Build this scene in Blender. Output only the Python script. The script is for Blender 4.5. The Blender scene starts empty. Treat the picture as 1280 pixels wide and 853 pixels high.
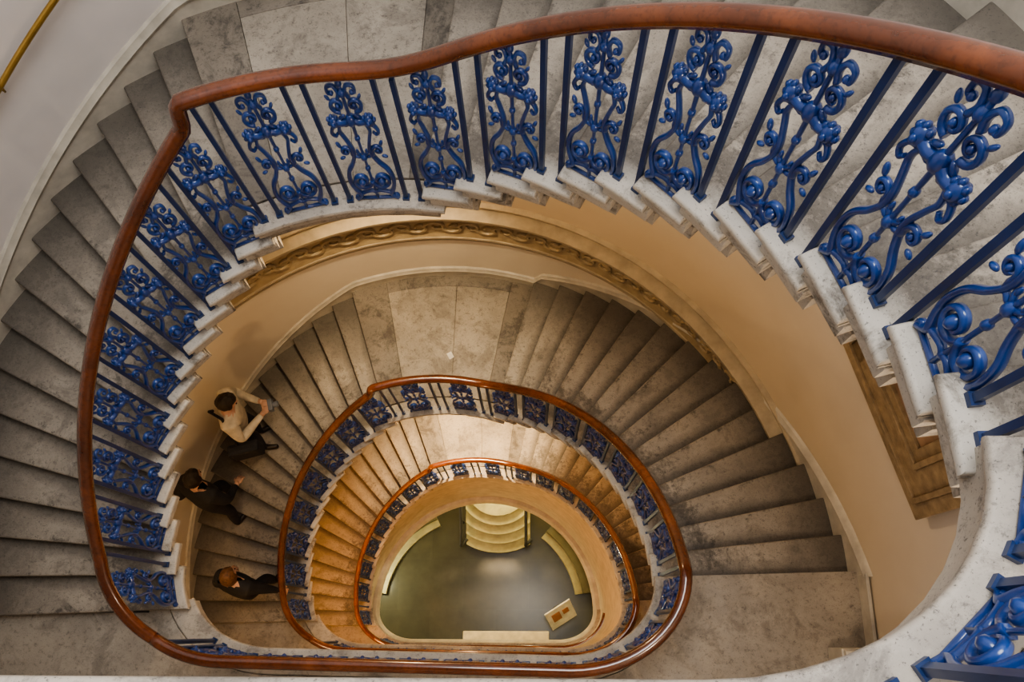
import bpy, bmesh, math, random
from mathutils import Vector, Matrix
random.seed(3)
D2R=math.radians
C=bpy.context.scene.collection
# ---------------------------------------------------------------- materials
class NT:
    def __init__(s,name):
        s.m=bpy.data.materials.new(name);s.m.use_nodes=True;s.t=s.m.node_tree;s.n=s.t.nodes;s.l=s.t.links
        s.b=s.n['Principled BSDF']
    def a(s,typ,**k):
        n=s.n.new(typ)
        for kk,v in k.items(): setattr(n,kk,v)
        return n
    def L(s,o,i): s.l.new(o,i)
    def coord(s,kind='Object'): return s.a('ShaderNodeTexCoord').outputs[kind]
    def noise(s,vec,scale,detail=6,rough=.6,dist=0):
        n=s.a('ShaderNodeTexNoise');n.inputs['Scale'].default_value=scale;n.inputs['Detail'].default_value=detail
        n.inputs['Roughness'].default_value=rough;n.inputs['Distortion'].default_value=dist;s.L(vec,n.inputs['Vector']);return n.outputs['Fac']
    def ramp(s,f,stops):
        r=s.a('ShaderNodeValToRGB');e=r.color_ramp.elements
        while len(e)<len(stops): e.new(.5)
        for q,(p,c) in zip(e,stops):
            q.position=p;q.color=(c[0],c[1],c[2],1) if not isinstance(c,(int,float)) else (c,c,c,1)
        s.L(f,r.inputs['Fac']);return r.outputs['Color']
    def mix(s,f,c1,c2,mode='MIX'):
        m=s.a('ShaderNodeMix',data_type='RGBA',blend_type=mode)
        for v,i in((f,0),(c1,6),(c2,7)):
            if isinstance(v,bpy.types.NodeSocket): s.L(v,m.inputs[i])
            elif isinstance(v,(int,float)): m.inputs[i].default_value=v if i==0 else (v,v,v,1)
            else: m.inputs[i].default_value=(v[0],v[1],v[2],1)
        return m.outputs[2]
    def math(s,op,a,b=0,clamp=False):
        m=s.a('ShaderNodeMath',operation=op,use_clamp=clamp)
        for v,i in((a,0),(b,1)):
            if isinstance(v,bpy.types.NodeSocket): s.L(v,m.inputs[i])
            else: m.inputs[i].default_value=v
        return m.outputs[0]
    def bump(s,h,st=.3,dist=.01):
        b=s.a('ShaderNodeBump');b.inputs['Strength'].default_value=st;b.inputs['Distance'].default_value=dist
        s.L(h,b.inputs['Height']);s.L(b.outputs[0],s.b.inputs['Normal'])
    def col(s,c):
        if isinstance(c,bpy.types.NodeSocket): s.L(c,s.b.inputs['Base Color'])
        else: s.b.inputs['Base Color'].default_value=(c[0],c[1],c[2],1)
    def rough(s,r):
        if isinstance(r,bpy.types.NodeSocket): s.L(r,s.b.inputs['Roughness'])
        else: s.b.inputs['Roughness'].default_value=r
def plain(name,c,rough=.6,metal=0,var=.12,scale=6,bump=0):
    t=NT(name);f=t.noise(t.coord(),scale,5)
    lo=[x*(1-var*2) for x in c];hi=[min(1,x*(1+var)) for x in c]
    t.col(t.ramp(f,[(.3,lo),(.7,hi)]));t.rough(rough);t.b.inputs['Metallic'].default_value=metal
    if bump: t.bump(t.noise(t.coord(),scale*8,4),bump,.01)
    return t.m
def stone_mat(name,tread=True,tint=(1,1,1),stain=.55):
    t=NT(name);co=t.coord()
    T=lambda c:tuple(c[i]*tint[i]*(1.02,1.0,.95)[i] for i in range(3))
    n1=t.noise(co,1.3,7,.62,.3);n2=t.noise(co,22,10,.82);n3=t.noise(co,95,4,.65);n4=t.noise(co,3.6,12,.76,.5)
    base=t.ramp(n1,[(.3,T((.245,.22,.19))),(.5,T((.34,.305,.262))),(.7,T((.45,.405,.35)))])
    base=t.mix(t.math('MULTIPLY',t.ramp(n4,[(.40,1.),(.50,0.)]),stain),base,T((.125,.112,.10)))
    base=t.mix(t.ramp(n2,[(.36,.75),(.47,0.)]),base,T((.09,.082,.075)))
    base=t.mix(t.ramp(n2,[(.56,0.),(.68,.30)]),base,T((.53,.49,.43)))
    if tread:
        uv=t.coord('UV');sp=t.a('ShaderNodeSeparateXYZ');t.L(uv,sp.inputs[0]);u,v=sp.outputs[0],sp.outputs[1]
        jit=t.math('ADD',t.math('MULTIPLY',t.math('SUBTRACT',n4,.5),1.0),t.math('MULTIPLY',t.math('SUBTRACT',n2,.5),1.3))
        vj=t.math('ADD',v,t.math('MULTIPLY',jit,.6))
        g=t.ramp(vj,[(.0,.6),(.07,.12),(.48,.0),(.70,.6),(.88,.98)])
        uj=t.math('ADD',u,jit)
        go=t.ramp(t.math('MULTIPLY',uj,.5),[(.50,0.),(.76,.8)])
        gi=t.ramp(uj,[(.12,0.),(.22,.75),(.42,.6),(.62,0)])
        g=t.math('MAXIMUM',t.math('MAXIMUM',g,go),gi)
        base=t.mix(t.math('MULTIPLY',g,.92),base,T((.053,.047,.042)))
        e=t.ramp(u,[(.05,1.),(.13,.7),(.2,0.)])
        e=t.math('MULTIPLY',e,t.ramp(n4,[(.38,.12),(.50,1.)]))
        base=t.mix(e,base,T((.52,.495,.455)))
    spk=t.ramp(n3,[(.34,.0),(.40,1.)])
    base=t.mix(spk,t.mix(.6,base,(.03,.03,.03)),base)
    t.col(base);t.rough(t.ramp(n4,[(.3,.8),(.7,.42)]));t.bump(t.mix(.5,n2,n3),.3,.005)
    return t.m
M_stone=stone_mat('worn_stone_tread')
M_land=stone_mat('worn_stone_landing',False,(1.0,1.0,1.0),.45)
M_edge=stone_mat('pale_stone_edge',False,(1.3,1.33,1.38),.55)
def iron():
    t=NT('blue_painted_iron');co=t.coord();n=t.noise(co,9,5)
    t.col(t.ramp(n,[(.3,(.008,.029,.135)),(.55,(.016,.058,.24)),(.8,(.030,.098,.35))]));t.rough(.28)
    t.b.inputs['Coat Weight'].default_value=.6;t.b.inputs['Coat Roughness'].default_value=.12;t.bump(t.noise(co,60,3),.2,.003);return t.m
M_iron=iron()
M_bar=plain('navy_painted_bar',(.012,.036,.125),.32)
def wood():
    t=NT('polished_mahogany');co=t.coord()
    n=t.noise(co,2.2,6,.6,.5);n2=t.noise(co,38,4)
    c=t.ramp(n,[(.3,(.06,.014,.005)),(.5,(.12,.032,.010)),(.7,(.21,.06,.018))])
    t.col(t.mix(t.ramp(n2,[(.35,.35),(.5,0)]),c,(.03,.008,.003)));t.rough(.2);t.b.inputs['Coat Weight'].default_value=.7
    t.b.inputs['Coat Roughness'].default_value=.1;return t.m
M_wood=wood()
def wallmat():
    t=NT('painted_plaster_wall');co=t.coord();sp=t.a('ShaderNodeSeparateXYZ');t.L(co,sp.inputs[0]);z=sp.outputs[2]
    n=t.noise(co,1.1,5)
    cream=t.ramp(n,[(.3,(.74,.66,.53)),(.7,(.80,.72,.59))])
    tan=t.ramp(n,[(.3,(.63,.52,.36)),(.7,(.69,.575,.41))])
    pale=t.ramp(n,[(.3,(.68,.64,.61)),(.7,(.74,.70,.67))])
    mr=t.a('ShaderNodeMapRange');t.L(z,mr.inputs[0]);mr.inputs[1].default_value=9.2;mr.inputs[2].default_value=9.25
    c=t.mix(mr.outputs[0],cream,tan)
    mr2=t.a('ShaderNodeMapRange');t.L(z,mr2.inputs[0]);mr2.inputs[1].default_value=9.9;mr2.inputs[2].default_value=11.8
    c=t.mix(mr2.outputs[0],c,pale)
    t.col(c);t.rough(.5);t.bump(t.noise(co,40,3),.08,.004);return t.m
M_wall=wallmat()
M_trim=plain('cream_trim',(.55,.51,.43),.45)
M_fascia=plain('cream_fascia',(.60,.53,.42),.5)
def friezemat():
    t=NT('gilded_frieze');co=t.coord()
    n=t.noise(co,7,4)
    t.col(t.ramp(n,[(.3,(.28,.21,.12)),(.7,(.42,.33,.20))]));t.rough(.5);t.bump(t.noise(co,60,3),.4,.01);return t.m
M_frz=friezemat()
M_gold=plain('aged_gilt',(.36,.27,.165),.42,.1,.2,12,.2)
M_brass=plain('brass',(.55,.36,.10),.28,.9)
M_dark=plain('dark_rubber',(.03,.03,.03),.7)
M_white=plain('white_paper',(.8,.78,.72),.7)
def hallfloor():
    t=NT('hall_stone_floor');co=t.coord();b=t.a('ShaderNodeTexBrick');t.L(co,b.inputs[0]);b.offset=.5
    b.inputs['Color1'].default_value=(.052,.050,.033,1);b.inputs['Color2'].default_value=(.068,.065,.043,1);b.inputs['Mortar'].default_value=(.06,.058,.04,1)
    b.inputs['Scale'].default_value=1;b.inputs['Mortar Size'].default_value=.010;b.inputs['Brick Width'].default_value=1.5;b.inputs['Row Height'].default_value=1.1
    n=t.noise(co,3,7);t.col(t.mix(t.ramp(n,[(.3,.5),(.7,0)]),b.outputs[0],(.025,.026,.018)));t.rough(.22);return t.m
M_hall=hallfloor()
M_glow=NT('warm_lamp_glass');M_glow.col((1,.8,.5));M_glow.b.inputs['Emission Color'].default_value=(1,.62,.28,1);M_glow.b.inputs['Emission Strength'].default_value=12;M_glow=M_glow.m
# ---------------------------------------------------------------- helpers
def obj(name,me,parent=None,mats=(),smooth=False,angle=None):
    if isinstance(me,bmesh.types.BMesh):
        bm=me;me=bpy.data.meshes.new(name);bm.normal_update();bm.to_mesh(me);bm.free()
    for m in mats: me.materials.append(m)
    if smooth:
        for p in me.polygons:p.use_smooth=True
        if angle:
            try: me.set_sharp_from_angle(angle=D2R(angle))
            except Exception: pass
    o=bpy.data.objects.new(name,me);C.objects.link(o)
    if parent:o.parent=parent
    return o
def empty(name,loc=(0,0,0)):
    o=bpy.data.objects.new(name,None);o.empty_display_size=.2;o.location=loc;C.objects.link(o);return o
def tube(bm,pts,rad,seg=6,flat=1.0,mi=0,ax=Vector((0,1,0))):
    pts=[Vector(p) for p in pts];n=len(pts)
    if not isinstance(rad,(list,tuple)): rad=[rad]*n
    rings=[]
    for i,p in enumerate(pts):
        t=(pts[min(i+1,n-1)]-pts[max(i-1,0)]).normalized()
        s=ax-ax.dot(t)*t
        if s.length<1e-3: s=Vector((1,0,0))-Vector((1,0,0)).dot(t)*t
        s.normalize();q=t.cross(s)
        rings.append([bm.verts.new(p+(s*math.cos(2*math.pi*k/seg)*flat+q*math.sin(2*math.pi*k/seg))*rad[i]) for k in range(seg)])
    for a,b in zip(rings[:-1],rings[1:]):
        for k in range(seg):
            f=bm.faces.new((a[k],a[(k+1)%seg],b[(k+1)%seg],b[k]));f.material_index=mi;f.smooth=True
    for r in (rings[0][::-1],rings[-1]):
        f=bm.faces.new(r);f.material_index=mi
def ball(bm,c,r,sc=(1,1,1),u=8,v=6,mi=0,rot=None):
    m=Matrix.Translation(Vector(c))@(rot.to_4x4() if rot else Matrix())@Matrix.Diagonal((r*sc[0],r*sc[1],r*sc[2],1))
    d=bmesh.ops.create_uvsphere(bm,u_segments=u,v_segments=v,radius=1,matrix=m)
    for vv in d['verts']:
        for f in vv.link_faces: f.material_index=mi;f.smooth=True
def box(bm,c,s,rot=None,mi=0,bev=0):
    m=Matrix.Translation(Vector(c))@(rot.to_4x4() if rot else Matrix())@Matrix.Diagonal((s[0],s[1],s[2],1))
    d=bmesh.ops.create_cube(bm,size=1,matrix=m)
    fs=set(f for v in d['verts'] for f in v.link_faces)
    for f in fs:f.material_index=mi
    if bev:
        es=list(set(e for v in d['verts'] for e in v.link_edges))
        bmesh.ops.bevel(bm,geom=es,offset=bev,segments=2,affect='EDGES',profile=.6)
def bez(ps,n=10):
    P=[Vector(p) for p in ps];P=[2*P[0]-P[1]]+P+[2*P[-1]-P[-2]];o=[]
    for i in range(1,len(P)-2):
        a,b,c,d=P[i-1:i+3]
        for k in range(n):
            t=k/n;o.append(.5*((2*b)+(c-a)*t+(2*a-5*b+4*c-d)*t*t+(3*b-a-3*c+d)*t**3))
    o.append(P[-2]);return o
# ---------------------------------------------------------------- stair geometry
RR,RI,RO=2.0322,1.9628,3.5607
HR=1.0522
def mk(z0,H,t1,t2,s,dx,dy):
    zl=15.4352/30*H;return dict(z0=z0,H=H,t1=t1,t2=t2,s=s,dx=dx,dy=dy,zl=zl,rl=zl/16,rr=(H-zl)/15)
LV={1:mk(10,5,113.63,83.16,1,0,0),2:mk(5,5,108.81,72.73,1.0133,-.1624,-.0449),3:mk(.2345,4.7655,108.81,72.73,1.0832,-.0645,-.0871)}
YS=.6449
def pin(L,R,s):
    d=RR-R;a=D2R(s)
    if 0<=s<=180: return Vector((L['dx']+(L['s']*RR-d)*math.cos(a),L['dy']+(L['s']*RR-d)*math.sin(a),0))
    c=L['dx']+(L['s']*RR-.8)*(1 if s<0 else -1)
    return Vector((c+(.8-d)*math.cos(a),L['dy']+(YS-d)*math.sin(a),0))
def wpar(z):
    t=min(1,max(0,(z-9.3)/2.0));t=t*t*(3-2*t)
    return -.1624*(1-t),-.0449*(1-t),(1.0133*(1-t)+t)*RO
def pout(z,s,off=0):
    dx,dy,R=wpar(z);a=D2R(s);R=R+off
    if 0<=s<=180:return Vector((dx+R*math.cos(a),dy+R*1.0464*math.sin(a),0))
    return Vector((dx+R*(1 if s<0 else -1),dy+1.6*math.sin(a)*(.42),0))
def prism(pts,z1,z0,mi=0,bev=0,seg=3):
    b=bmesh.new();vs=[b.verts.new((p[0],p[1],z1)) for p in pts]
    f=b.faces.new(vs);f.normal_update()
    if f.normal.z<0: f.normal_flip()
    r=bmesh.ops.extrude_face_region(b,geom=[f]);nv=[g for g in r['geom'] if isinstance(g,bmesh.types.BMVert)]
    for v in nv:v.co.z=z0
    bmesh.ops.recalc_face_normals(b,faces=b.faces)
    if bev:
        es=[e for e in b.edges if all(abs(v.co.z-z1)<1e-6 for v in e.verts) or all(abs(v.co.z-z0)<1e-6 for v in e.verts)]
        bmesh.ops.bevel(b,geom=es,offset=bev,segments=seg,affect='EDGES',profile=.5)
    for q in b.faces:q.material_index=mi
    return b
def merge(dst,src,uvf=None):
    me=bpy.data.meshes.new('tmp');src.to_mesh(me);src.free()
    n=len(dst.faces);dst.from_mesh(me);bpy.data.meshes.remove(me)
    dst.faces.ensure_lookup_table()
    if uvf:
        ul=dst.loops.layers.uv.verify()
        for f in dst.faces[n:]:
            for l in f.loops:l[ul].uv=uvf(l.vert.co)
def treadset(dst,L,sa,sb,z,rise):
    """one stone step: slab with rounded nosing, cove and carrying block. sa=nosing, sb=next nosing"""
    ns=3
    def poly(ri_off,front,back):
        inner=[pin(L,RI+ri_off,sa+(sb-sa)*k/ns) for k in range(ns+1)]
        outer=[pout(z,sa+(sb-sa)*k/ns,.005) for k in range(ns+1)]
        dA=(inner[0]-outer[0]).normalized();nA=Vector((dA.y,-dA.x,0))
        if nA.dot(inner[1]-inner[0])>0:nA=-nA
        inner[0]=inner[0]+nA*front;outer[0]=outer[0]+nA*front
        inner[-1]=inner[-1]-nA*back;outer[-1]=outer[-1]-nA*back
        return inner+outer[::-1]
    ia,oa=pin(L,RI,sa),pout(z,sa);ib,ob=pin(L,RI,sb),pout(z,sb)
    da=(oa-ia).normalized();db=(ob-ib).normalized()
    def uvf(c):
        p=Vector((c.x,c.y,0));a=abs((p-ia).cross(da).z);b=abs((p-ib).cross(db).z)
        return ((p-ia).dot(da)*.98+.02, a/(a+b+1e-6))
    merge(dst,prism(poly(0,.035,.04),z,z-.05,0,.017,3),uvf)
    merge(dst,prism(poly(.016,.018,.04),z-.05,z-.07,0),uvf)
    merge(dst,prism(poly(.035,0,.05),z-.07,z-rise-.005,0,.012,2),uvf)
    merge(dst,prism(poly(.10,0,.06),z-rise-.005,z-rise-.12,0),uvf)
def nos(L,side,k):
    if side=='l':
        if k<=0:return 232
        return {1:206}.get(k,180-(k-2)*(180-L['t1'])/14)
    return L['t2']*(1-(k-1)/14)
def arc(f,a,b,n):return [f(a+(b-a)*i/n) for i in range(n+1)]
stairE=empty('stone_staircase')
M_border=stone_mat('grimy_landing_border',False,(.6,.59,.58),.8)
for i,L in LV.items():
    bm=bmesh.new();bm.loops.layers.uv.verify()
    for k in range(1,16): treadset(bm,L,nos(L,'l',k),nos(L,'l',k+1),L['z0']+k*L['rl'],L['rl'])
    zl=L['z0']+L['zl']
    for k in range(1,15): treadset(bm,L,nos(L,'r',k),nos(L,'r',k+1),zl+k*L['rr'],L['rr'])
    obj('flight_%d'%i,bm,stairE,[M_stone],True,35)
    bm=bmesh.new();bm.loops.layers.uv.verify()
    def sect(a,b,f0,f1,z1,z0,bev=.004,ext=0,mi=0):
        def P(s,f):
            A,B=pin(L,RI-ext,s),pout(zl,s,.005);return A+(B-A)*f
        n=6;return prism([P(a+(b-a)*j/n,f0) for j in range(n+1)]+[P(b+(a-b)*j/n,f1) for j in range(n+1)],z1,z0,mi,bev,2)
    t1,t2=L['t1'],L['t2'];dt=t1-t2;g=.0018*180/math.pi/2
    merge(bm,sect(t1+.9,t2-2.5,0,.115,zl,zl-.05,.018,0,1))
    merge(bm,sect(t1+.9,t1-dt*.17,.117,1,zl,zl-.05,.006,0,2))
    merge(bm,sect(t1-dt*.17-g,t1-dt*.56,.117,.90,zl,zl-.05,.003))
    merge(bm,sect(t1-dt*.56-g,t2+.14*dt,.117,.90,zl,zl-.05,.003))
    merge(bm,sect(t1-dt*.17-g,t2+.14*dt,.902,1,zl,zl-.05,.003,0,2))
    merge(bm,sect(t2+.14*dt-g,t2-2.5,.117,1,zl,zl-.05,.003,0,2))
    merge(bm,sect(t1+.5,t2-1,.012,1,zl-.052,zl-.10,0,0,1))
    merge(bm,sect(t1,t2-1,.03,1,zl-.10,zl-.19,0,0,0))
    obj('mid_landing_%d'%i,bm,stairE,[M_land,M_edge,M_border],True,35)
def floorland(z,Lr,Ll,name,s0=206,proj=0):
    bm=bmesh.new();bm.loops.layers.uv.verify()
    YB=-2.60
    def ring(off):
        q=lambda s:Vector((0,proj*min(1,abs(math.sin(D2R(s)))**2),0))
        r=arc(lambda s:pin(Lr,RI+off,s)+q(s),0,-90,10);l=arc(lambda s:pin(Ll,RI+off,s)+q(s),270,s0-6,10)
        return r+l
    dx,dy,R=wpar(z)
    back=[Vector((dx-R-.005,l,0)) for l in (-.32,YB)]+[Vector((dx+R+.005,YB,0)),Vector((dx+R+.005,.03,0))]
    def nose(o):
        r=ring(o);r[0]=r[0]+Vector((0,.03,0));return r
    i0,i1=nose(0),nose(.2)
    merge(bm,prism(i0+i1[::-1],z,z-.05,1,.016,3))
    merge(bm,prism(nose(.203)+back,z,z-.05,0,.004,2))
    merge(bm,prism(nose(.02)+back,z-.05,z-.08,1))
    merge(bm,prism(nose(.045)+back,z-.08,z-.26,1))
    return obj(name,bm,stairE,[M_land,M_edge],True,35)
floorland(15,LV[1],LV[1],'top_landing',206,.038)
floorland(10,LV[2],LV[1],'upper_landing')
floorland(5,LV[3],LV[2],'lower_landing')
floorland(.2345,LV[3],LV[3],'first_landing')
def pitch(L,s):
    if s>=232:return L['z0']
    if s>=180:return L['z0']+2*L['rl']*(232-s)/52
    if s>=L['t1']:return L['z0']+L['rl']*(2+14*(180-s)/(180-L['t1']))
    if s>L['t2']:return L['z0']+L['zl']
    if s>=0:return L['z0']+L['zl']+L['rr']*(1+14*(L['t2']-s)/L['t2'])
    return L['z0']+L['H']
bm=bmesh.new();L=LV[3];top=[];bot=[]
for s in [-88+i*2.0 for i in range(0,179)]:
    p=pin(L,RI+.07,s);zt=(pitch(L,s)-.25) if s>0 else L['z0']+L['H']-.25
    top.append(bm.verts.new((p.x,p.y,max(zt,.05))));bot.append(bm.verts.new((p.x,p.y,-.1)))
for a,b,c,d in zip(top[:-1],top[1:],bot[1:],bot[:-1]):
    if a.co.z>.06 or b.co.z>.06: bm.faces.new((a,b,c,d))
obj('wall_well_fascia',bm,None,[M_fascia],True)
def ringprof(name,prof,mat):
    bm=bmesh.new();V=[]
    for o,z in prof: V.append([bm.verts.new((p.x,p.y,z)) for p in arc(lambda s:pin(L,RI+o,s),-90,270,90)])
    for q in range(len(V)):
        A,B=V[q],V[(q+1)%len(V)]
        for k in range(len(A)-1): bm.faces.new((A[k],A[k+1],B[k+1],B[k]))
        bm.faces.new((A[-1],A[0],B[0],B[-1]))
    bmesh.ops.recalc_face_normals(bm,faces=bm.faces)
    return obj(name,bm,None,[mat],True,40)
ringprof('trim_well_opening',[(-.04,.02),(-.055,0),(-.055,-.05),(-.03,-.12),(.09,-.12),(.09,.06),(.0,.06)],M_trim)
# ---------------------------------------------------------------- outer walls
bm=bmesh.new();zs=[-3.0,.0]+[1+i*.5 for i in range(39)]
svals=[(-1,y) for y in(-2.6,-1.8,-.9)]+[(0,s) for s in range(0,181,3)]+[(1,y) for y in(-.9,-1.8,-2.6)]
rows=[]
for z in zs:
    dx,dy,R=wpar(z);row=[]
    for t,v in svals:
        p=pout(z,v) if t==0 else Vector((dx-R*t,v,0));row.append(bm.verts.new((p.x,p.y,z)))
    rows.append(row)
for a,b in zip(rows[:-1],rows[1:]):
    for k in range(len(a)-1): bm.faces.new((a[k],b[k],b[k+1],a[k+1]))
obj('wall_curved',bm,None,[M_wall],True)
bm=bmesh.new();box(bm,(0,-2.68,8.5),(7.6,.12,23));obj('wall_back',bm,None,[M_wall])
def wallsweep(bm,prof,zf,s0,s1,n,mi=0):
    rings=[]
    for i in range(n+1):
        s=s0+(s1-s0)*i/n;z=zf(s);r=[]
        for (o,dz) in prof:
            p=pout(z+dz,s,-o);r.append(bm.verts.new((p.x,p.y,z+dz)))
        rings.append(r)
    for i,(a,b) in enumerate(zip(rings[:-1],rings[1:])):
        for k in range(len(prof)-1):
            f=bm.faces.new((a[k],a[k+1],b[k+1],b[k]));f.material_index=mi
bm=bmesh.new()
wallsweep(bm,[(0,-.34),(.05,-.34),(.05,-.30),(.03,-.28),(.03,.12)],lambda s:9.02,0,180,90)
# raised running scroll ornament on the frieze (tubes following the wall)
for j in range(2,178,3):
    sg=1 if (j//3)%2 else -1
    pts=[]
    for q in range(14):
        a=q/13*6.5;rr_=.115*(1-q/17)
        s=j+1.5+rr_*math.cos(a)*18;pts.append((pout(8.95,s,-.045).x,pout(8.95,s,-.045).y,8.93+sg*(rr_*math.sin(a)+.01)))
    tube(bm,pts,[.024-.0008*q for q in range(14)],5)
obj('trim_frieze',bm,None,[M_frz],True,50)
bm=bmesh.new()
wallsweep(bm,[(.03,.12),(.06,.13),(.06,.16),(.10,.19),(.13,.21),(.15,.25),(.15,.29),(.0,.32)],lambda s:9.02,0,180,90)
wallsweep(bm,[(0,-.34),(.06,-.36),(.06,-.33),(.03,-.30)],lambda s:9.02,0,180,90)
wallsweep(bm,[(0,0),(.05,0),(.05,.025),(0,.04)],lambda s:9.40,0,180,90)
wallsweep(bm,[(0,0),(.04,0),(.04,.02),(0,.03)],lambda s:8.58,0,180,90)
obj('trim_frieze_cornice',bm,None,[plain('gilt_cornice',(.46,.38,.255),.5)],True,35)
for i,L in LV.items():
    bm=bmesh.new()
    pr=[(.0,-.3),(.028,-.3),(.028,.12),(.04,.13),(.045,.15),(.03,.17),(.022,.20),(0,.215)]
    wallsweep(bm,pr,lambda s:pitch(L,s),229,0,150)
    obj('baseboard_stair_%d'%i,bm,None,[M_trim],True,40)
for z in(15,10,5,.2345):
    bm=bmesh.new();dx,dy,R=wpar(z)
    for sx in(-1,1):
        y1=0 if sx>0 else -.36
        box(bm,(dx+sx*(R-.014),(y1-2.6)/2,z+.09),(.028,y1+2.6,.18),None,0,.005)
    box(bm,(dx,-2.6,z+.09),(2*R,.04,.18),None,0,.005)
    obj('baseboard_landing',bm,None,[M_trim])
# ---------------------------------------------------------------- handrails
def zrail(L,s):
    if s>=230:return L['z0']+HR
    if s>=180:return L['z0']+HR+2*L['rl']*(230-s)/50
    if s>=L['t1']:return L['z0']+HR+L['rl']*(2+14*(180-s)/(180-L['t1']))
    zl=L['z0']+L['zl']+HR
    if s>L['t2']+2:
        return zl+.149
    if s>=0:return max(zl+.149,zl+L['rr']*(1+14*(L['t2']-s)/L['t2']))
    return L['z0']+L['H']+HR
def rsweep(bm,pts,side,prof,mi=0):
    n=len(pts);rings=[]
    for i,p in enumerate(pts):
        t=(pts[min(i+1,n-1)]-pts[max(i-1,0)]).normalized();s=side[i];s=(s-s.dot(t)*t).normalized()
        u=s.cross(t)
        if u.z<0 and abs(u.z)>.01:u=-u
        rings.append([bm.verts.new(p+s*a+u*b) for a,b in prof])
    m=len(prof)
    for a,b in zip(rings[:-1],rings[1:]):
        for k in range(m):
            f=bm.faces.new((a[k],a[(k+1)%m],b[(k+1)%m],b[k]));f.smooth=True;f.material_index=mi
    bm.faces.new(rings[0]);bm.faces.new(rings[-1][::-1])
W=.043
RPROF=[(-W,.0),(-W*.98,.018),(-W*.8,.034),(-W*.45,.044),(0,.048),(W*.45,.044),(W*.8,.034),(W*.98,.018),(W,0),(W*.93,-.012),(W*.65,-.02),(W*.6,-.03),(-W*.6,-.03),(-W*.65,-.02),(-W*.93,-.012)]
def panel_mesh():
    bm=bmesh.new()
    sp=lambda cx,cz,r0,r1,a0,turn,n=26:[(cx+(r0+(r1-r0)*i/n)*math.cos(a0+turn*i/n),0,cz+(r0+(r1-r0)*i/n)*math.sin(a0+turn*i/n)) for i in range(n+1)]
    tp=lambda n,a,b:[a+(b-a)*i/(n-1) for i in range(n)]
    def leaf(x,z,a,l,m=1,w=.5):
        ball(bm,(m*x,0,z),l,(w,.55,1),7,6,0,Matrix.Rotation(m*(math.pi/2-a),3,'Y'))
    for m in(-1,1):
        mir=lambda P:[Vector((p[0]*m,p[1],p[2])) for p in P]
        # large bottom volute with round boss
        v=sp(.070,.185,.070,.020,math.pi*1.0,2*math.pi*1.45,36)
        tube(bm,mir(v),tp(37,.0155,.011),6,1.6);ball(bm,(m*.070,0,.185),.030,(1,1.4,1),10,8)
        # heavy stem from foot round the volute up to the cross bar
        st=bez([(.150,0,.012),(.130,0,.03),(.112,0,.055),(.140,0,.11),(.156,0,.19),(.138,0,.28),(.092,0,.35),(.062,0,.42),(.058,0,.48),(.080,0,.56),(.098,0,.62),(.084,0,.675)],6)
        tube(bm,mir(st),[.0165]*24+tp(len(st)-24,.0165,.012),6,1.4)
        tube(bm,mir(bez([(0,0,.075),(.03,0,.085),(.07,0,.075),(.11,0,.06)],5)),.013,6,1.3)
        tube(bm,mir(sp(.140,.024,.022,.006,-1.2,4.5,12)),.011,6,1.5)
        # C scrolls curling outward at mid height with leaf tips
        v=sp(.108,.455,.040,.014,math.pi*1.15,-2*math.pi*1.05,18);v=[(.062,0,.40)]+v
        tube(bm,mir(v),tp(len(v),.0135,.009),6,1.3);ball(bm,(m*.108,0,.455),.015,(1,1.3,1))
        leaf(.142,.51,1.1,.026,m);leaf(.145,.40,-.3,.022,m);leaf(.03,.45,1.4,.02,m)
        # rosette at each end of the cross bar
        ball(bm,(m*.112,0,.70),.036,(1,1.0,1),10,8);ball(bm,(m*.112,.03,.70),.016);ball(bm,(m*.112,-.03,.70),.016)
        for a in range(7):
            ball(bm,(m*.112+.034*math.cos(a*.8976),0,.70+.034*math.sin(a*.8976)),.015,(1,1.2,1),6,5)
        v=bez([(.10,0,.672),(.132,0,.655),(.152,0,.61),(.134,0,.585),(.116,0,.605)],5);tube(bm,mir(v),tp(len(v),.014,.009),6,1.3)
        # upper C scrolls and knobbed finial curls
        v=sp(.052,.815,.050,.016,-math.pi*.55,2*math.pi*1.15,24);tube(bm,mir(v),tp(25,.0145,.010),6,1.3);ball(bm,(m*.052,0,.815),.016,(1,1.3,1))
        v=bez([(.035,0,.865),(.022,0,.905),(.04,0,.95),(.078,0,.945),(.082,0,.905),(.062,0,.90)],5);tube(bm,mir(v),tp(len(v),.0135,.010),6,1.3)
        ball(bm,(m*.062,0,.902),.016);leaf(.05,.73,2.6,.026,m);leaf(.05,.672,3.5,.026,m);leaf(.098,.87,1.0,.022,m)
    tube(bm,[(-.14,0,.012),(.14,0,.012)],.013,6)
    tube(bm,bez([(-.11,0,.70),(-.055,0,.690),(0,0,.705),(.055,0,.690),(.11,0,.70)],5),.022,8,1.2)
    tube(bm,[(0,0,.01),(0,0,.10),(0,0,.2),(0,0,.34),(0,0,.5),(0,0,.7),(0,0,.86),(0,0,1.0)],[.013,.010,.010,.010,.010,.013,.011,.013],6)
    for z,r in((.075,.018),(.30,.020),(.40,.026),(.56,.020),(.705,.038),(.90,.026),(.965,.022)): ball(bm,(0,0,z),r,(1,1,1.1))
    for k in range(5):
        a=D2R(20+35*k);ball(bm,(.044*math.cos(a),0,.39+.044*math.sin(a)),.020,(.6,.6,1.5),6,5,0,Matrix.Rotation(math.pi/2-a,3,'Y'))
    me=bpy.data.meshes.new('iron_panel');bm.to_mesh(me);bm.free();me.materials.append(M_iron);return me
PM=panel_mesh()
def landcurve(Lr,Ll,R):
    return arc(lambda s:pin(Lr,R,s),0,-90,16)+arc(lambda s:pin(Ll,R,s),270,230,10)
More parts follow.
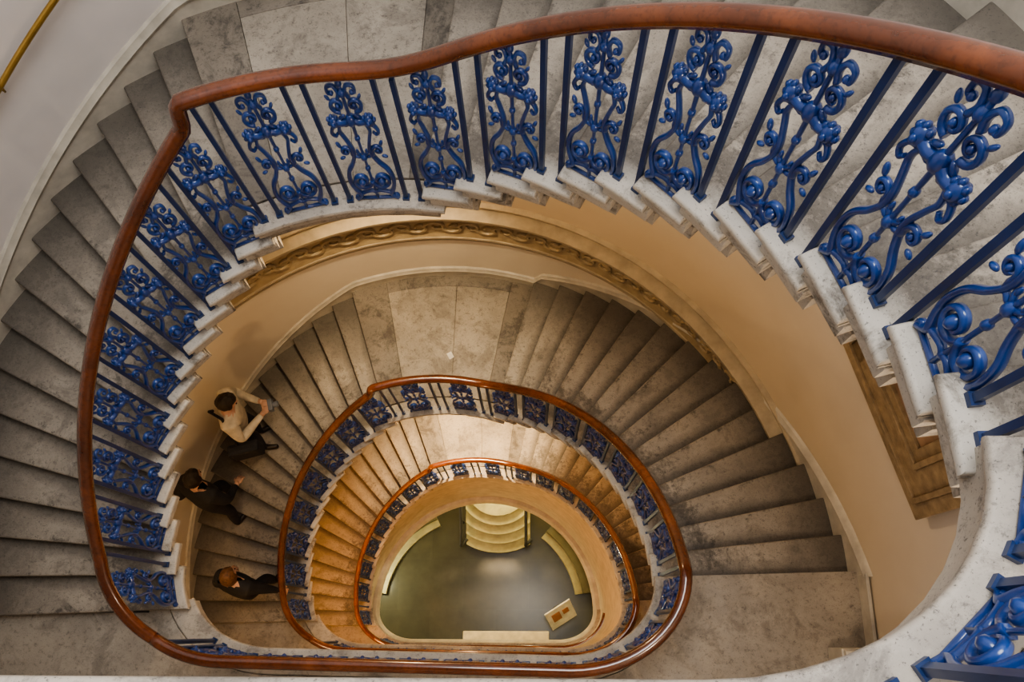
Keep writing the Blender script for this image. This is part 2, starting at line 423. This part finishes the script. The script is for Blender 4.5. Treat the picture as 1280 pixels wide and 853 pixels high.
def add_panel(E,p,tan,z,h,idx):
    o=bpy.data.objects.new('iron_panel_%d'%idx,PM);C.objects.link(o);o.parent=E
    o.location=(p.x,p.y,z);o.rotation_euler=(0,0,math.atan2(tan.y,tan.x));o.scale=(.80,.9,h)
    return o
def tang(L,s):
    return (pin(L,RR,s-.5)-pin(L,RR,s+.5)).normalized()
NEXT={3:LV[2],2:LV[1],1:LV[1]}
for i,L in LV.items():
    E=empty('stair_balustrade')
    ss=[230-j*1.0 for j in range(0,231)] if i!=3 else [270-j*1.0 for j in range(0,271)]
    ss=[s for s in ss if abs(s-L['t1'])>1.2]+[L['t1']+.9,L['t1']+.35,L['t1']-.35,L['t1']-.9]
    ss=sorted(set(ss),reverse=True)
    zz=[]
    for s in ss:
        d=s-L['t1'];z=zrail(L,s)
        if abs(d)<.5: z=L['z0']+L['zl']+HR+(.149 if d<0 else 0)+(-.02 if d<0 else .02)
        zz.append(z)
    for rep in range(40):
        z2=zz[:]
        for k in range(1,len(ss)-1):
            if ss[k]<L['t1']-8: z2[k]=(zz[k-1]+2*zz[k]+zz[k+1])/4
        zz=z2
    pts=[];side=[]
    for s,z in zip(ss,zz):
        p=pin(L,RR,s);t=(pin(L,RR,s-.5)-pin(L,RR,s+.5)).normalized()
        pts.append(Vector((p.x,p.y,z)));side.append(Vector((-t.y,t.x,0)))
    Ln=NEXT[i];lp=landcurve(L,Ln,RR)[1:]
    zT=L['z0']+L['H']+HR
    lp=[Vector((p.x,p.y,zT)) for p in lp]
    allp=pts+lp
    for k in range(len(pts),len(allp)):
        t=(allp[min(k+1,len(allp)-1)]-allp[k-1]);t.z=0;t.normalize();side.append(Vector((-t.y,t.x,0)))
    bm=bmesh.new();rsweep(bm,allp,side,RPROF);bmesh.ops.recalc_face_normals(bm,faces=bm.faces)
    obj('handrail',bm,E,[M_wood])
    bm=bmesh.new();rsweep(bm,[p-Vector((0,0,.038)) for p in allp],side,[(-.016,-.005),(.016,-.005),(.016,.006),(-.016,.006)]);bmesh.ops.recalc_face_normals(bm,faces=bm.faces)
    def bar(p,t,z,zt):
        r=Matrix.Rotation(math.atan2(t.y,t.x),3,'Z')
        box(bm,(p.x,p.y,(z+zt)/2),(.024,.024,zt-z),r);box(bm,(p.x,p.y,z+.012),(.04,.04,.024),r)
    def at(s,z,kind):
        p=pin(L,RR,s);t=tang(L,s);zt=zrail(L,s)-.035
        if kind=='p': add_panel(E,p,t,z,zt-z,len(E.children));
        else: bar(p,t,z,zt)
    for k in range(1,16):
        a,b=nos(L,'l',k),nos(L,'l',k+1);z=L['z0']+k*L['rl']
        if k%2: at((a+b)/2,z,'p')
        else:
            at(a+(b-a)*.24,z,'b');at(a+(b-a)*.76,z,'b')
    zl=L['z0']+L['zl'];dt=L['t1']-L['t2'];da=.047/RR*180/math.pi
    for f,kd in((.10,'b'),(.30,'p'),(.50,'b'),(.70,'p'),(.90,'b')):
        s=L['t1']-dt*f
        if kd=='p':at(s,zl,'p')
        else: at(s+da,zl,'b');at(s-da,zl,'b')
    for k in range(1,15):
        a,b=nos(L,'r',k),nos(L,'r',k+1);z=zl+k*L['rr']
        if k%2: at((a+b)/2,z,'p')
        else:
            at(a+(b-a)*.24,z,'b');at(a+(b-a)*.76,z,'b')
    P=[Vector((p.x,p.y,0)) for p in landcurve(L,Ln,RR)];acc=[0]
    for a,b in zip(P[:-1],P[1:]):acc.append(acc[-1]+(b-a).length)
    def pos(d):
        for k in range(len(P)-1):
            if acc[k+1]>=d:
                f=(d-acc[k])/(acc[k+1]-acc[k]+1e-9);return P[k]+(P[k+1]-P[k])*f,(P[k+1]-P[k]).normalized()
        return P[-1],(P[-1]-P[-2]).normalized()
    zf=L['z0']+L['H'];d=.13
    while d<acc[-1]-.05:
        p,t=pos(d);add_panel(E,p,t,zf,HR-.035,len(E.children))
        for q in(.135,.225):
            if d+q<acc[-1]: p,t=pos(d+q);bar(p,t,zf,zf+HR-.035)
        d+=.36
    if i==3:
        P=arc(lambda s:pin(L,RR,s),234,270,6)+[pin(L,RR,-90)]
        acc=[0]
        for a,b in zip(P[:-1],P[1:]):acc.append(acc[-1]+(b-a).length)
        d=.1
        while d<acc[-1]:
            p,t=pos(d);add_panel(E,p,t,L['z0'],HR-.035,len(E.children));
            for q in(.135,.225): p,t=pos(d+q);bar(p,t,L['z0'],L['z0']+HR-.035)
            d+=.36
        rp=[Vector((p.x,p.y,L['z0']+HR)) for p in [pin(L,RR,268),pin(L,RR,-90)]+arc(lambda s:pin(L,RR,s),-85,-5,8)]
        sd=[]
        for k in range(len(rp)):
            t=(rp[min(k+1,len(rp)-1)]-rp[max(k-1,0)]).normalized();sd.append(Vector((-t.y,t.x,0)))
        b2=bmesh.new();rsweep(b2,rp,sd,RPROF)
        bmesh.ops.recalc_face_normals(b2,faces=b2.faces);obj('handrail_low',b2,E,[M_wood])
    obj('plain_bars',bm,E,[M_bar])
# brass wall handrail on the top flight
bm=bmesh.new();L=LV[1];pts=[]
for j in range(90):
    s=185-j*1.0;z=pitch(L,s)+.92;p=pout(z,s,-.08);pts.append((p.x,p.y,z))
tube(bm,pts,.02,10)
for j in range(4,88,12):
    p=Vector(pts[j]);s=185-j;q=pout(p.z,s,0);q=Vector((q.x,q.y,p.z-.05))
    tube(bm,[p,p-Vector((0,0,.05)),q],.009,6);ball(bm,q,.025,(1,1,1))
obj('brass_wall_handrail',bm,None,[M_brass],True)
# ---------------------------------------------------------------- gilt framed picture on right wall
A=Vector((3.50,.30,0));B=Vector((3.14,1.66,0))
E=empty('gilt_framed_picture');d=(B-A).normalized();ln=(B-A).length;n=Vector((-d.y,d.x,0))
if n.x>0:n=-n
zb=11.2;hh=1.6;rot=Matrix((d,-n,Vector((0,0,1)))).transposed()
bm=bmesh.new()
def fr(u0,u1,v0,v1,dep,off):
    box(bm,A+d*((u0+u1)/2)+n*(off)+Vector((0,0,zb+(v0+v1)/2)),(u1-u0,dep,v1-v0),rot,0,.008)
for (w0,w1,dep,off) in((0,.10,.05,.03),(.10,.14,.08,.04),(.14,.30,.055,.03),(.30,.34,.075,.04),(.34,.42,.05,.03)):
    fr(w0,ln-w0,w0,w1,dep,off);fr(w0,ln-w0,hh-w1,hh-w0,dep,off);fr(w0,w1,w0,hh-w0,dep,off);fr(ln-w1,ln-w0,w0,hh-w0,dep,off)
obj('frame',bm,E,[M_gold])
bm=bmesh.new();fr(.42,ln-.42,.42,hh-.42,.02,.02);obj('canvas',bm,E,[plain('old_canvas',(.35,.23,.15),.5,0,.3,3)])
bm=bmesh.new();box(bm,(3.30,-.72,10.16),(.30,.34,.32),None,0,.01);box(bm,(3.34,-.72,10.9),(.2,.26,1.3),None,0,.01);box(bm,(3.3,-.72,10.34),(.27,.31,.05),None,0,.01)
obj('pilaster_trim',bm,None,[M_trim])
bm=bmesh.new();box(bm,(3.545,-.14,11.4),(.02,.16,.2),None,0,.005);box(bm,(3.53,-.14,11.4),(.02,.11,.14),None,1,.004)
obj('wall_plate',bm,None,[M_trim,plain('plate_grey',(.2,.19,.17),.5)])
bm=bmesh.new();box(bm,(-.13,2.66,LV[2]['z0']+LV[2]['zl']+.003),(.06,.08,.004),Matrix.Rotation(.5,3,'Z'));obj('paper_scrap',bm,None,[M_white])
bm=bmesh.new();box(bm,(-2.66,-.29,10.011),(.80,.05,.02),None,0,.004);box(bm,(-2.6,-.29,10.023),(.08,.03,.006),None,1);obj('dark_floor_strip',bm,None,[M_dark,M_white])  # thin dark strip on the floor with a white spot
for i in(1,2):
    L=LV[i];s=(L['t1']+L['t2'])/2;A_=pin(L,RI,s);B_=pout(L['z0'],s);p=A_+(B_-A_)*.55;z=L['z0']+L['zl']-.19
    E=empty('ceiling_lamp',(p.x,p.y,z))
    bm=bmesh.new();bmesh.ops.create_cone(bm,cap_ends=True,segments=24,radius1=.17,radius2=.15,depth=.03,matrix=Matrix.Translation((0,0,-.015)));obj('rim',bm,E,[M_brass],True,40)
    bm=bmesh.new();ball(bm,(0,0,-.03),.14,(1,1,.45),20,10);obj('glass',bm,E,[M_glow],True)
def light(name,typ,loc,e,col,**k):
    l=bpy.data.lights.new(name,typ);l.energy=e;l.color=col
    for a,b in k.items():setattr(l,a,b)
    o=bpy.data.objects.new(name,l);o.location=loc;C.objects.link(o);return o
for i,e,e2,c1,c2 in((1,110,620,(1,.72,.42),(1,.78,.50)),(2,170,2600,(1,.58,.26),(1,.72,.40))):
    L=LV[i];s=(L['t1']+L['t2'])/2;A_=pin(L,RI,s);B_=pout(L['z0'],s);p=A_+(B_-A_)*.5
    light('lamp_light_%d'%i,'POINT',(p.x,p.y,L['z0']+L['zl']-.45),e,c1,shadow_soft_size=.12)
    light('lamp_spot_%d'%i,'SPOT',(p.x,p.y,L['z0']+L['zl']-.45),e2,c2,shadow_soft_size=.12,spot_size=D2R(54),spot_blend=1.0)
light('landing_light_left','POINT',(-2.6,-1.2,9.3),75,(1,.66,.34),shadow_soft_size=.15)
light('landing_fill_right','POINT',(2.6,-1.4,14.2),85,(1,.80,.60),shadow_soft_size=.15)  # unseen fill without a fixture, brightens the wall on the right
light('landing_fill_low','POINT',(-2.6,-1.2,4.3),230,(1,.47,.15),shadow_soft_size=.15)  # unseen warm fill, turns the left treads of the lowest flight orange
light('hall_hidden_fill','POINT',(2.6,2.3,-.6),75,(1,.86,.42),shadow_soft_size=.2)  # hidden fill beyond the opening edge, no lamp stands there
light('hall_hidden_fill_2','POINT',(-2.8,.6,-2.1),110,(1,.93,.6),shadow_soft_size=.1)  # hidden fill set low to make a bright spot on the ledge
light('hall_hidden_fill_3','POINT',(.1,3.1,-1.0),170,(1,.86,.45),shadow_soft_size=.2)  # hidden fill added to brighten the entrance steps
light('skylight','AREA',(.9,1.0,19.7),285,(1,.98,.96),shape='DISK',size=3.0)
# ---------------------------------------------------------------- ground hall
ZH=-3.0
bm=bmesh.new();box(bm,(0,.5,ZH-.06),(9,7.2,.12));obj('floor_hall',bm,None,[M_hall])
bm=bmesh.new();L=LV[3]
ri=arc(lambda s:pin(L,RI+.08,s),-90,270,90);ri.append(ri[0])
ro=[]
for p in ri:
    a=math.atan2(p.y+.2,p.x);ro.append(Vector((3.9*math.cos(a),3.9*math.sin(a),0)))
va=[bm.verts.new((p.x,p.y,-.11)) for p in ri];vb=[bm.verts.new((p.x,p.y,-.11)) for p in ro]
for k in range(len(va)-1): bm.faces.new((va[k],va[k+1],vb[k+1],vb[k]))
obj('ceiling_hall',bm,None,[M_fascia])
M_lit=plain('lit_yellow_stone',(.42,.38,.22),.4)  # yellow light on the entrance steps is put into this colour
E=empty('curved_entrance_steps')
bm=bmesh.new()
for k in range(5):
    rr=1.50-.19*k;cx,cy=.05,2.75
    a0=math.asin(min(.999,.74/rr)) if rr>.75 else 1.2
    pts=[Vector((cx+rr*math.sin(-a0+2*a0*j/12),cy-rr*math.cos(-a0+2*a0*j/12),0)) for j in range(13)]+[Vector((cx+.74,3.4,0)),Vector((cx-.74,3.4,0))]
    merge(bm,prism(pts,ZH+.16*(k+1),ZH+.16*(k+1)-.04,0,.012,2))
    pts=[p+Vector((0,.05,0)) if j<13 else p for j,p in enumerate(pts)]
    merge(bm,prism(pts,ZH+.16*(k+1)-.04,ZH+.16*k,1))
obj('steps',bm,E,[M_lit,plain('riser_dark',(.06,.052,.032),.6)],True,35)  # risers get a darkened copy, for contrast with the lit treads
for sx in(-.74,.70):
    bm=bmesh.new()
    tube(bm,bez([(sx+.12,1.5,ZH+.80),(sx,1.36,ZH+.83),(sx,1.42,ZH+.98),(sx,1.7,ZH+1.12),(sx,2.3,ZH+1.5),(sx,2.9,ZH+1.85)],6),.036,8,1,0,Vector((1,0,0)))
    for y,z_ in((1.5,.16),(1.9,.4),(2.3,.64)): tube(bm,[(sx,y,ZH+z_),(sx,y,ZH+.88+z_*.9)],.022,6)
    obj('iron_rail',bm,E,[M_dark])
E=empty('curved_hall_ledge');bm=bmesh.new()
for k in range(4):
    for a0,a1 in((8,50),(116,172)):
        r0=2.02+.16*k;f0=lambda r:(lambda a:Vector((-.35+r*1.08*math.cos(D2R(a)),.05+r*math.sin(D2R(a)),0)))
        P=arc(f0(r0),a0,a1,14)+arc(f0(2.95),a1,a0,14)
        merge(bm,prism(P,ZH+.14*(k+1),ZH+.14*k,k%2,.008,2))
obj('tiers',bm,E,[plain('ledge_pale',(.30,.27,.155),.4),plain('ledge_mid',(.10,.09,.05),.5)],True,35)
E=empty('notice_board_stand');bm=bmesh.new();r=Matrix.Rotation(.55,3,'Z')@Matrix.Rotation(-.5,3,'X')
bc=Vector((1.45,-.12,ZH+1.1));box(bm,bc,(.62,.03,.74),r,0,.005);obj('board',bm,E,[M_white])
bm=bmesh.new();box(bm,r@Vector((-.1,-.02,.05))+bc,(.2,.01,.3),r);box(bm,r@Vector((.13,-.02,.08))+bc,(.14,.01,.18),r);obj('print',bm,E,[plain('print_red',(.45,.2,.12),.6)])
bm=bmesh.new();tube(bm,[bc-Vector((0,-.03,1.1)),bc+Vector((0,.03,-.1))],.02,8);bmesh.ops.create_cone(bm,cap_ends=True,segments=16,radius1=.2,radius2=.18,depth=.03,matrix=Matrix.Translation((bc.x,bc.y+.03,ZH+.015)));obj('post',bm,E,[M_dark])
E=empty('hall_bench');bm=bmesh.new();box(bm,(.25,-.63,ZH+.42),(1.9,.34,.07),None,0,.02)
for x in(-.55,.25,1.05): box(bm,(x,-.63,ZH+.2),(.08,.3,.4),None,0,.01)
obj('seat',bm,E,[plain('pale_bench',(.75,.66,.48),.5)])
# ---------------------------------------------------------------- people
M_skin=plain('skin',(.55,.33,.23),.5);M_eye=plain('eye',(.05,.03,.02),.2)
def skinmesh(verts,edges,rad,root,sub=2):
    me=bpy.data.meshes.new('t');me.from_pydata(verts,edges,[]);o=bpy.data.objects.new('t',me);C.objects.link(o)
    m=o.modifiers.new('s','SKIN');m.use_smooth_shade=True
    for i,r in enumerate(rad):
        me.skin_vertices[0].data[i].radius=(r if isinstance(r,tuple) else (r,r))
        me.skin_vertices[0].data[i].use_root=(i==root)
    s=o.modifiers.new('u','SUBSURF');s.levels=sub;s.render_levels=sub
    dg=bpy.context.evaluated_depsgraph_get();me2=bpy.data.meshes.new_from_object(o.evaluated_get(dg))
    bpy.data.objects.remove(o);return me2
def person(name,loc,yaw,P,top,bottom,shoe,haircol,longhair=False,h=1.0,bulk=1.0):
    E=empty(name,loc);E.rotation_euler=(0,0,yaw);E.scale=(h,h,h)
    V=[];R=[];ED=[];lab=[]
    def v(p,r,l,par=None):
        V.append(tuple(p));R.append(r);lab.append(l);i=len(V)-1
        if par is not None:ED.append((par,i))
        return i
    lean=P.get('lean',0);bk=bulk
    def sp(x,y,z): return (x,y+lean*(z-.93),z)
    pel=v((0,0,.95),(.16*bk,.13*bk),'t')
    a=v(sp(0,0,1.08),(.145*bk,.12*bk),'t',pel);c=v(sp(0,0,1.25),(.16*bk,.12*bk),'t',a);c2=v(sp(0,-.01,1.38),(.14*bk,.105*bk),'t',c)
    nb=v(sp(0,0,1.47),(.06,.06),'t',c2);nk=v(sp(0,.01,1.54),(.05,.05),'s',nb)
    wr={}
    for sd,m in(('L',-1),('R',1)):
        sh=v(sp(m*.18,-.005,1.41),(.075*bk,.075*bk),'t',c2);el=v(P['el'+sd],(.055*bk,.055*bk),'t',sh)
        w0=Vector(P['el'+sd]);w1=Vector(P['wr'+sd]);fa=v(w0.lerp(w1,.45),(.05,.05),'t',el);w=v(w1,(.034,.034),'t',fa);wr[sd]=(w0,w1)
        hp=v((m*.085,0,.88),(.10,.10),'b',pel);kn=v(P['kn'+sd],(.068,.068),'b',hp)
        k0=Vector(P['kn'+sd]);an=Vector(P['an'+sd]);cf=v(k0.lerp(an,.4),(.066,.066),'b',kn);an_i=v(an,(.045,.045),'b',cf)
        to=an+Vector((m*.02,.10,-.045));hl=v(an+Vector((0,.02,-.04)),(.045,.04),'f',an_i);tt=v(to,(.045,.032),'f',hl);v(to+Vector((m*.005,.07,-.005)),(.035,.025),'f',tt)
    me=skinmesh(V,ED,R,pel)
    for q in(top,bottom,shoe,M_skin): me.materials.append(q)
    VV=[Vector(q) for q in V];mp={'t':0,'b':1,'f':2,'s':3}
    for p in me.polygons:
        ce=p.center;best=None
        for (i,j) in ED:
            A_,B_=VV[i],VV[j];t=max(0,min(1,(ce-A_).dot(B_-A_)/((B_-A_).length_squared+1e-9)));dd=(ce-A_.lerp(B_,t)).length
            if best is None or dd<best[0]:best=(dd,lab[j] if lab[j]!='b' or lab[i]!='t' or t>.3 else 't')
        p.material_index=mp[best[1]];p.use_smooth=True
    o=bpy.data.objects.new('body',me);C.objects.link(o);o.parent=E
    hc=Vector(sp(0,.03,1.655))+Vector((0,P.get('nod',0)*.03,0));rot=Matrix.Rotation(P.get('turn',0),3,'Z')@Matrix.Rotation(-P.get('nod',0),3,'X')
    bm=bmesh.new();bmesh.ops.create_uvsphere(bm,u_segments=28,v_segments=20,radius=1)
    for q in bm.verts:
        x,y,z=q.co
        w=.076*(1-.18*max(0,-z));X=x*w;Y=y*.097*(1-.1*max(0,-z));Z=z*.118
        if y>0:
            Y*=.93
            Y+=.022*math.exp(-(X/.012)**2-((Z+.012)/.022)**2)
            Y-=.008*(math.exp(-((X-.03)/.014)**2-((Z-.012)/.012)**2)+math.exp(-((X+.03)/.014)**2-((Z-.012)/.012)**2))
            Y+=.006*math.exp(-(X/.022)**2-((Z+.052)/.008)**2)
            Y+=.010*math.exp(-(X/.025)**2-((Z+.09)/.02)**2)
        q.co=Vector((X,Y,Z))
    for f in bm.faces:f.smooth=True
    for m in(-1,1):
        ball(bm,(m*.078,-.005,-.005),.022,(.35,.7,1.2),8,8);ball(bm,(m*.03,.082,.012),.010,(1,1,1),10,8,1)
    box(bm,(0,.094,-.052),(.042,.006,.005),None,2)
    bm.transform(Matrix.Translation(hc)@rot.to_4x4())
    obj('head',bm,E,[M_skin,M_eye,plain('lips',(.4,.14,.12),.5)])
    bm=bmesh.new();bmesh.ops.create_uvsphere(bm,u_segments=28,v_segments=20,radius=1)
    for q in bm.verts:
        x,y,z=q.co;n=1+.05*math.sin(9*x+7*z)*math.sin(8*y)
        X,Y,Z=x*.092*n,y*.112*n-.012,z*.130*n+.008
        if y>.15 and z<.55: Y=min(Y,.035)
        if z<-.2: Y=min(Y,-.005);Z=max(Z,-.06) if not longhair else Z-.10*(-z)
        q.co=(X,Y,Z)
    for f in bm.faces:f.smooth=True
    bm.transform(Matrix.Translation(hc)@rot.to_4x4());obj('hair',bm,E,[haircol])
    for sd,m in(('L',-1),('R',1)):
        w0,w1=wr[sd];dv=(w1-w0).normalized();up=Vector((0,0,1));s_=dv.cross(up)
        if s_.length<.2: s_=Vector((0,1,0))*1.0
        s_.normalize();nrm=s_.cross(dv).normalized()
        if nrm.z>0:nrm=-nrm
        bm=bmesh.new();pc=w1+dv*.055
        r3=Matrix((s_,dv,nrm)).transposed();ball(bm,pc,.05,(.8,1.05,.36),14,10,0,r3);tube(bm,[w1-dv*.02,w1+dv*.03],[.028,.028],10)
        curl=P.get('curl',.5)
        for j,(o_,l_) in enumerate(((-.029,.062),(-.010,.072),(.010,.070),(.028,.056))):
            q=pc+s_*o_+dv*.038;pt=[q-dv*.02];ang=0
            for g in range(4):
                pt.append(q.copy());ang+=curl*.75;q=q+(dv*math.cos(ang)+nrm*math.sin(ang))*l_/3
            tube(bm,pt,[.010,.0095,.009,.0085,.007],8)
        tb=-m;q=pc+s_*(tb*.028)-dv*.02;tube(bm,[q,q+s_*tb*.022+dv*.02+nrm*.01,q+s_*tb*.03+dv*.045+nrm*.02,q+s_*tb*.026+dv*.065+nrm*.03],[.014,.012,.0105,.008],8)
        obj('hand_'+sd,bm,E,[M_skin])
    return E
M_cream=plain('cream_jacket',(.58,.52,.41),.8,0,.15,10,.3);M_black=plain('black_cloth',(.015,.015,.018),.8,0,.2,10,.3)
M_denim=plain('dark_trousers',(.022,.022,.03),.8,0,.2,20,.2);M_shoe=plain('dark_shoe',(.02,.015,.012),.4)
M_hairb=plain('dark_hair',(.02,.012,.008),.5,0,.3,40,.5);M_haira=plain('auburn_hair',(.16,.075,.035),.5,0,.3,40,.5)
def steppos(L,s,f):
    A_=pin(L,RI,s);B_=pout(L['z0']+1,s);p=A_+(B_-A_)*f
    k=int(math.floor(2+14*(180-s)/(180-L['t1'])+1e-6)) if s<=180 else (1 if s<206 else 0)
    return Vector((p.x,p.y,L['z0']+k*L['rl']))
L=LV[2];r_=L['rl']
p=steppos(L,143.3,.69)
e1=person('visitor_in_cream_jacket',p,D2R(-75),dict(lean=.14,nod=.45,elL=(-.27,.08,1.14),wrL=(-.07,.36,1.20),elR=(.27,.08,1.14),wrR=(.07,.36,1.20),knL=(-.10,.05,.50),anL=(-.10,.0,.09),knR=(.10,.06,.52),anR=(.11,.02,.09),curl=.9),M_cream,M_denim,M_shoe,M_hairb,False,1.07,1.2)
bm=bmesh.new();box(bm,(0,.46,1.20),(.13,.05,.085),None,0,.01);bmesh.ops.create_cone(bm,cap_ends=True,segments=16,radius1=.032,radius2=.03,depth=.06,matrix=Matrix.Translation((0,.51,1.20))@Matrix.Rotation(math.pi/2,4,'X'));obj('small_camera',bm,e1,[plain('camera_grey',(.16,.18,.21),.4)])
bm=bmesh.new();box(bm,(.34,.05,.92),(.13,.34,.30),None,0,.04);tube(bm,[(.30,.0,1.05),(.22,.02,1.3),(.12,.02,1.50),(-.02,-.12,1.44),(-.1,-.16,1.2)],.018,6);obj('shoulder_bag',bm,e1,[M_black])
p=steppos(L,160.5,.70)
person('visitor_walking_upstairs',p,D2R(-25),dict(lean=.18,nod=.2,elL=(-.27,-.10,1.14),wrL=(-.24,.08,.98),elR=(.26,.10,1.15),wrR=(.22,.30,1.05),knL=(-.10,.22,.68),anL=(-.10,.20,.09+r_),knR=(.10,.0,.50),anR=(.10,-.10,.09),curl=.5),M_black,M_denim,M_shoe,M_hairb,False,1.07,1.25)
p=steppos(L,178.2,.36)
person('visitor_in_dark_coat',p,D2R(-20),dict(lean=.12,nod=.15,elL=(-.27,-.05,1.13),wrL=(-.25,.12,.95),elR=(.30,.10,1.20),wrR=(.44,.13,1.06),knL=(-.10,.06,.50),anL=(-.10,-.02,.09),knR=(.10,.18,.66),anR=(.10,.18,.09+r_),curl=.8),M_black,M_black,M_shoe,M_haira,True,1.03,1.25)
# ---------------------------------------------------------------- world & camera
w=bpy.data.worlds.new('World');bpy.context.scene.world=w;w.use_nodes=True
bg=w.node_tree.nodes['Background'];bg.inputs[0].default_value=(.94,.96,1,1);bg.inputs[1].default_value=.8
try: bpy.context.scene.view_settings.look='AgX - Medium High Contrast'
except Exception: pass
F=1046.6323;t,r,y=D2R(19.0897),D2R(-4.0565),D2R(4.1083)
f=Vector((0,math.sin(t),-math.cos(t)));u=Vector((0,math.cos(t),math.sin(t)));x=Vector((1,0,0))
x2=math.cos(r)*x+math.sin(r)*u;u2=-math.sin(r)*x+math.cos(r)*u
Rz=Matrix.Rotation(y,3,'Z');x2,u2,f=Rz@x2,Rz@u2,Rz@f
cd=bpy.data.cameras.new('camera');co=bpy.data.objects.new('camera',cd);C.objects.link(co)
m=Matrix((x2,u2,-f)).transposed().to_4x4();m.translation=Vector((.8387,-.4311,17.0504));co.matrix_world=m
cd.sensor_width=36;cd.lens=F/1280*36;cd.clip_start=.02
bpy.context.scene.camera=co
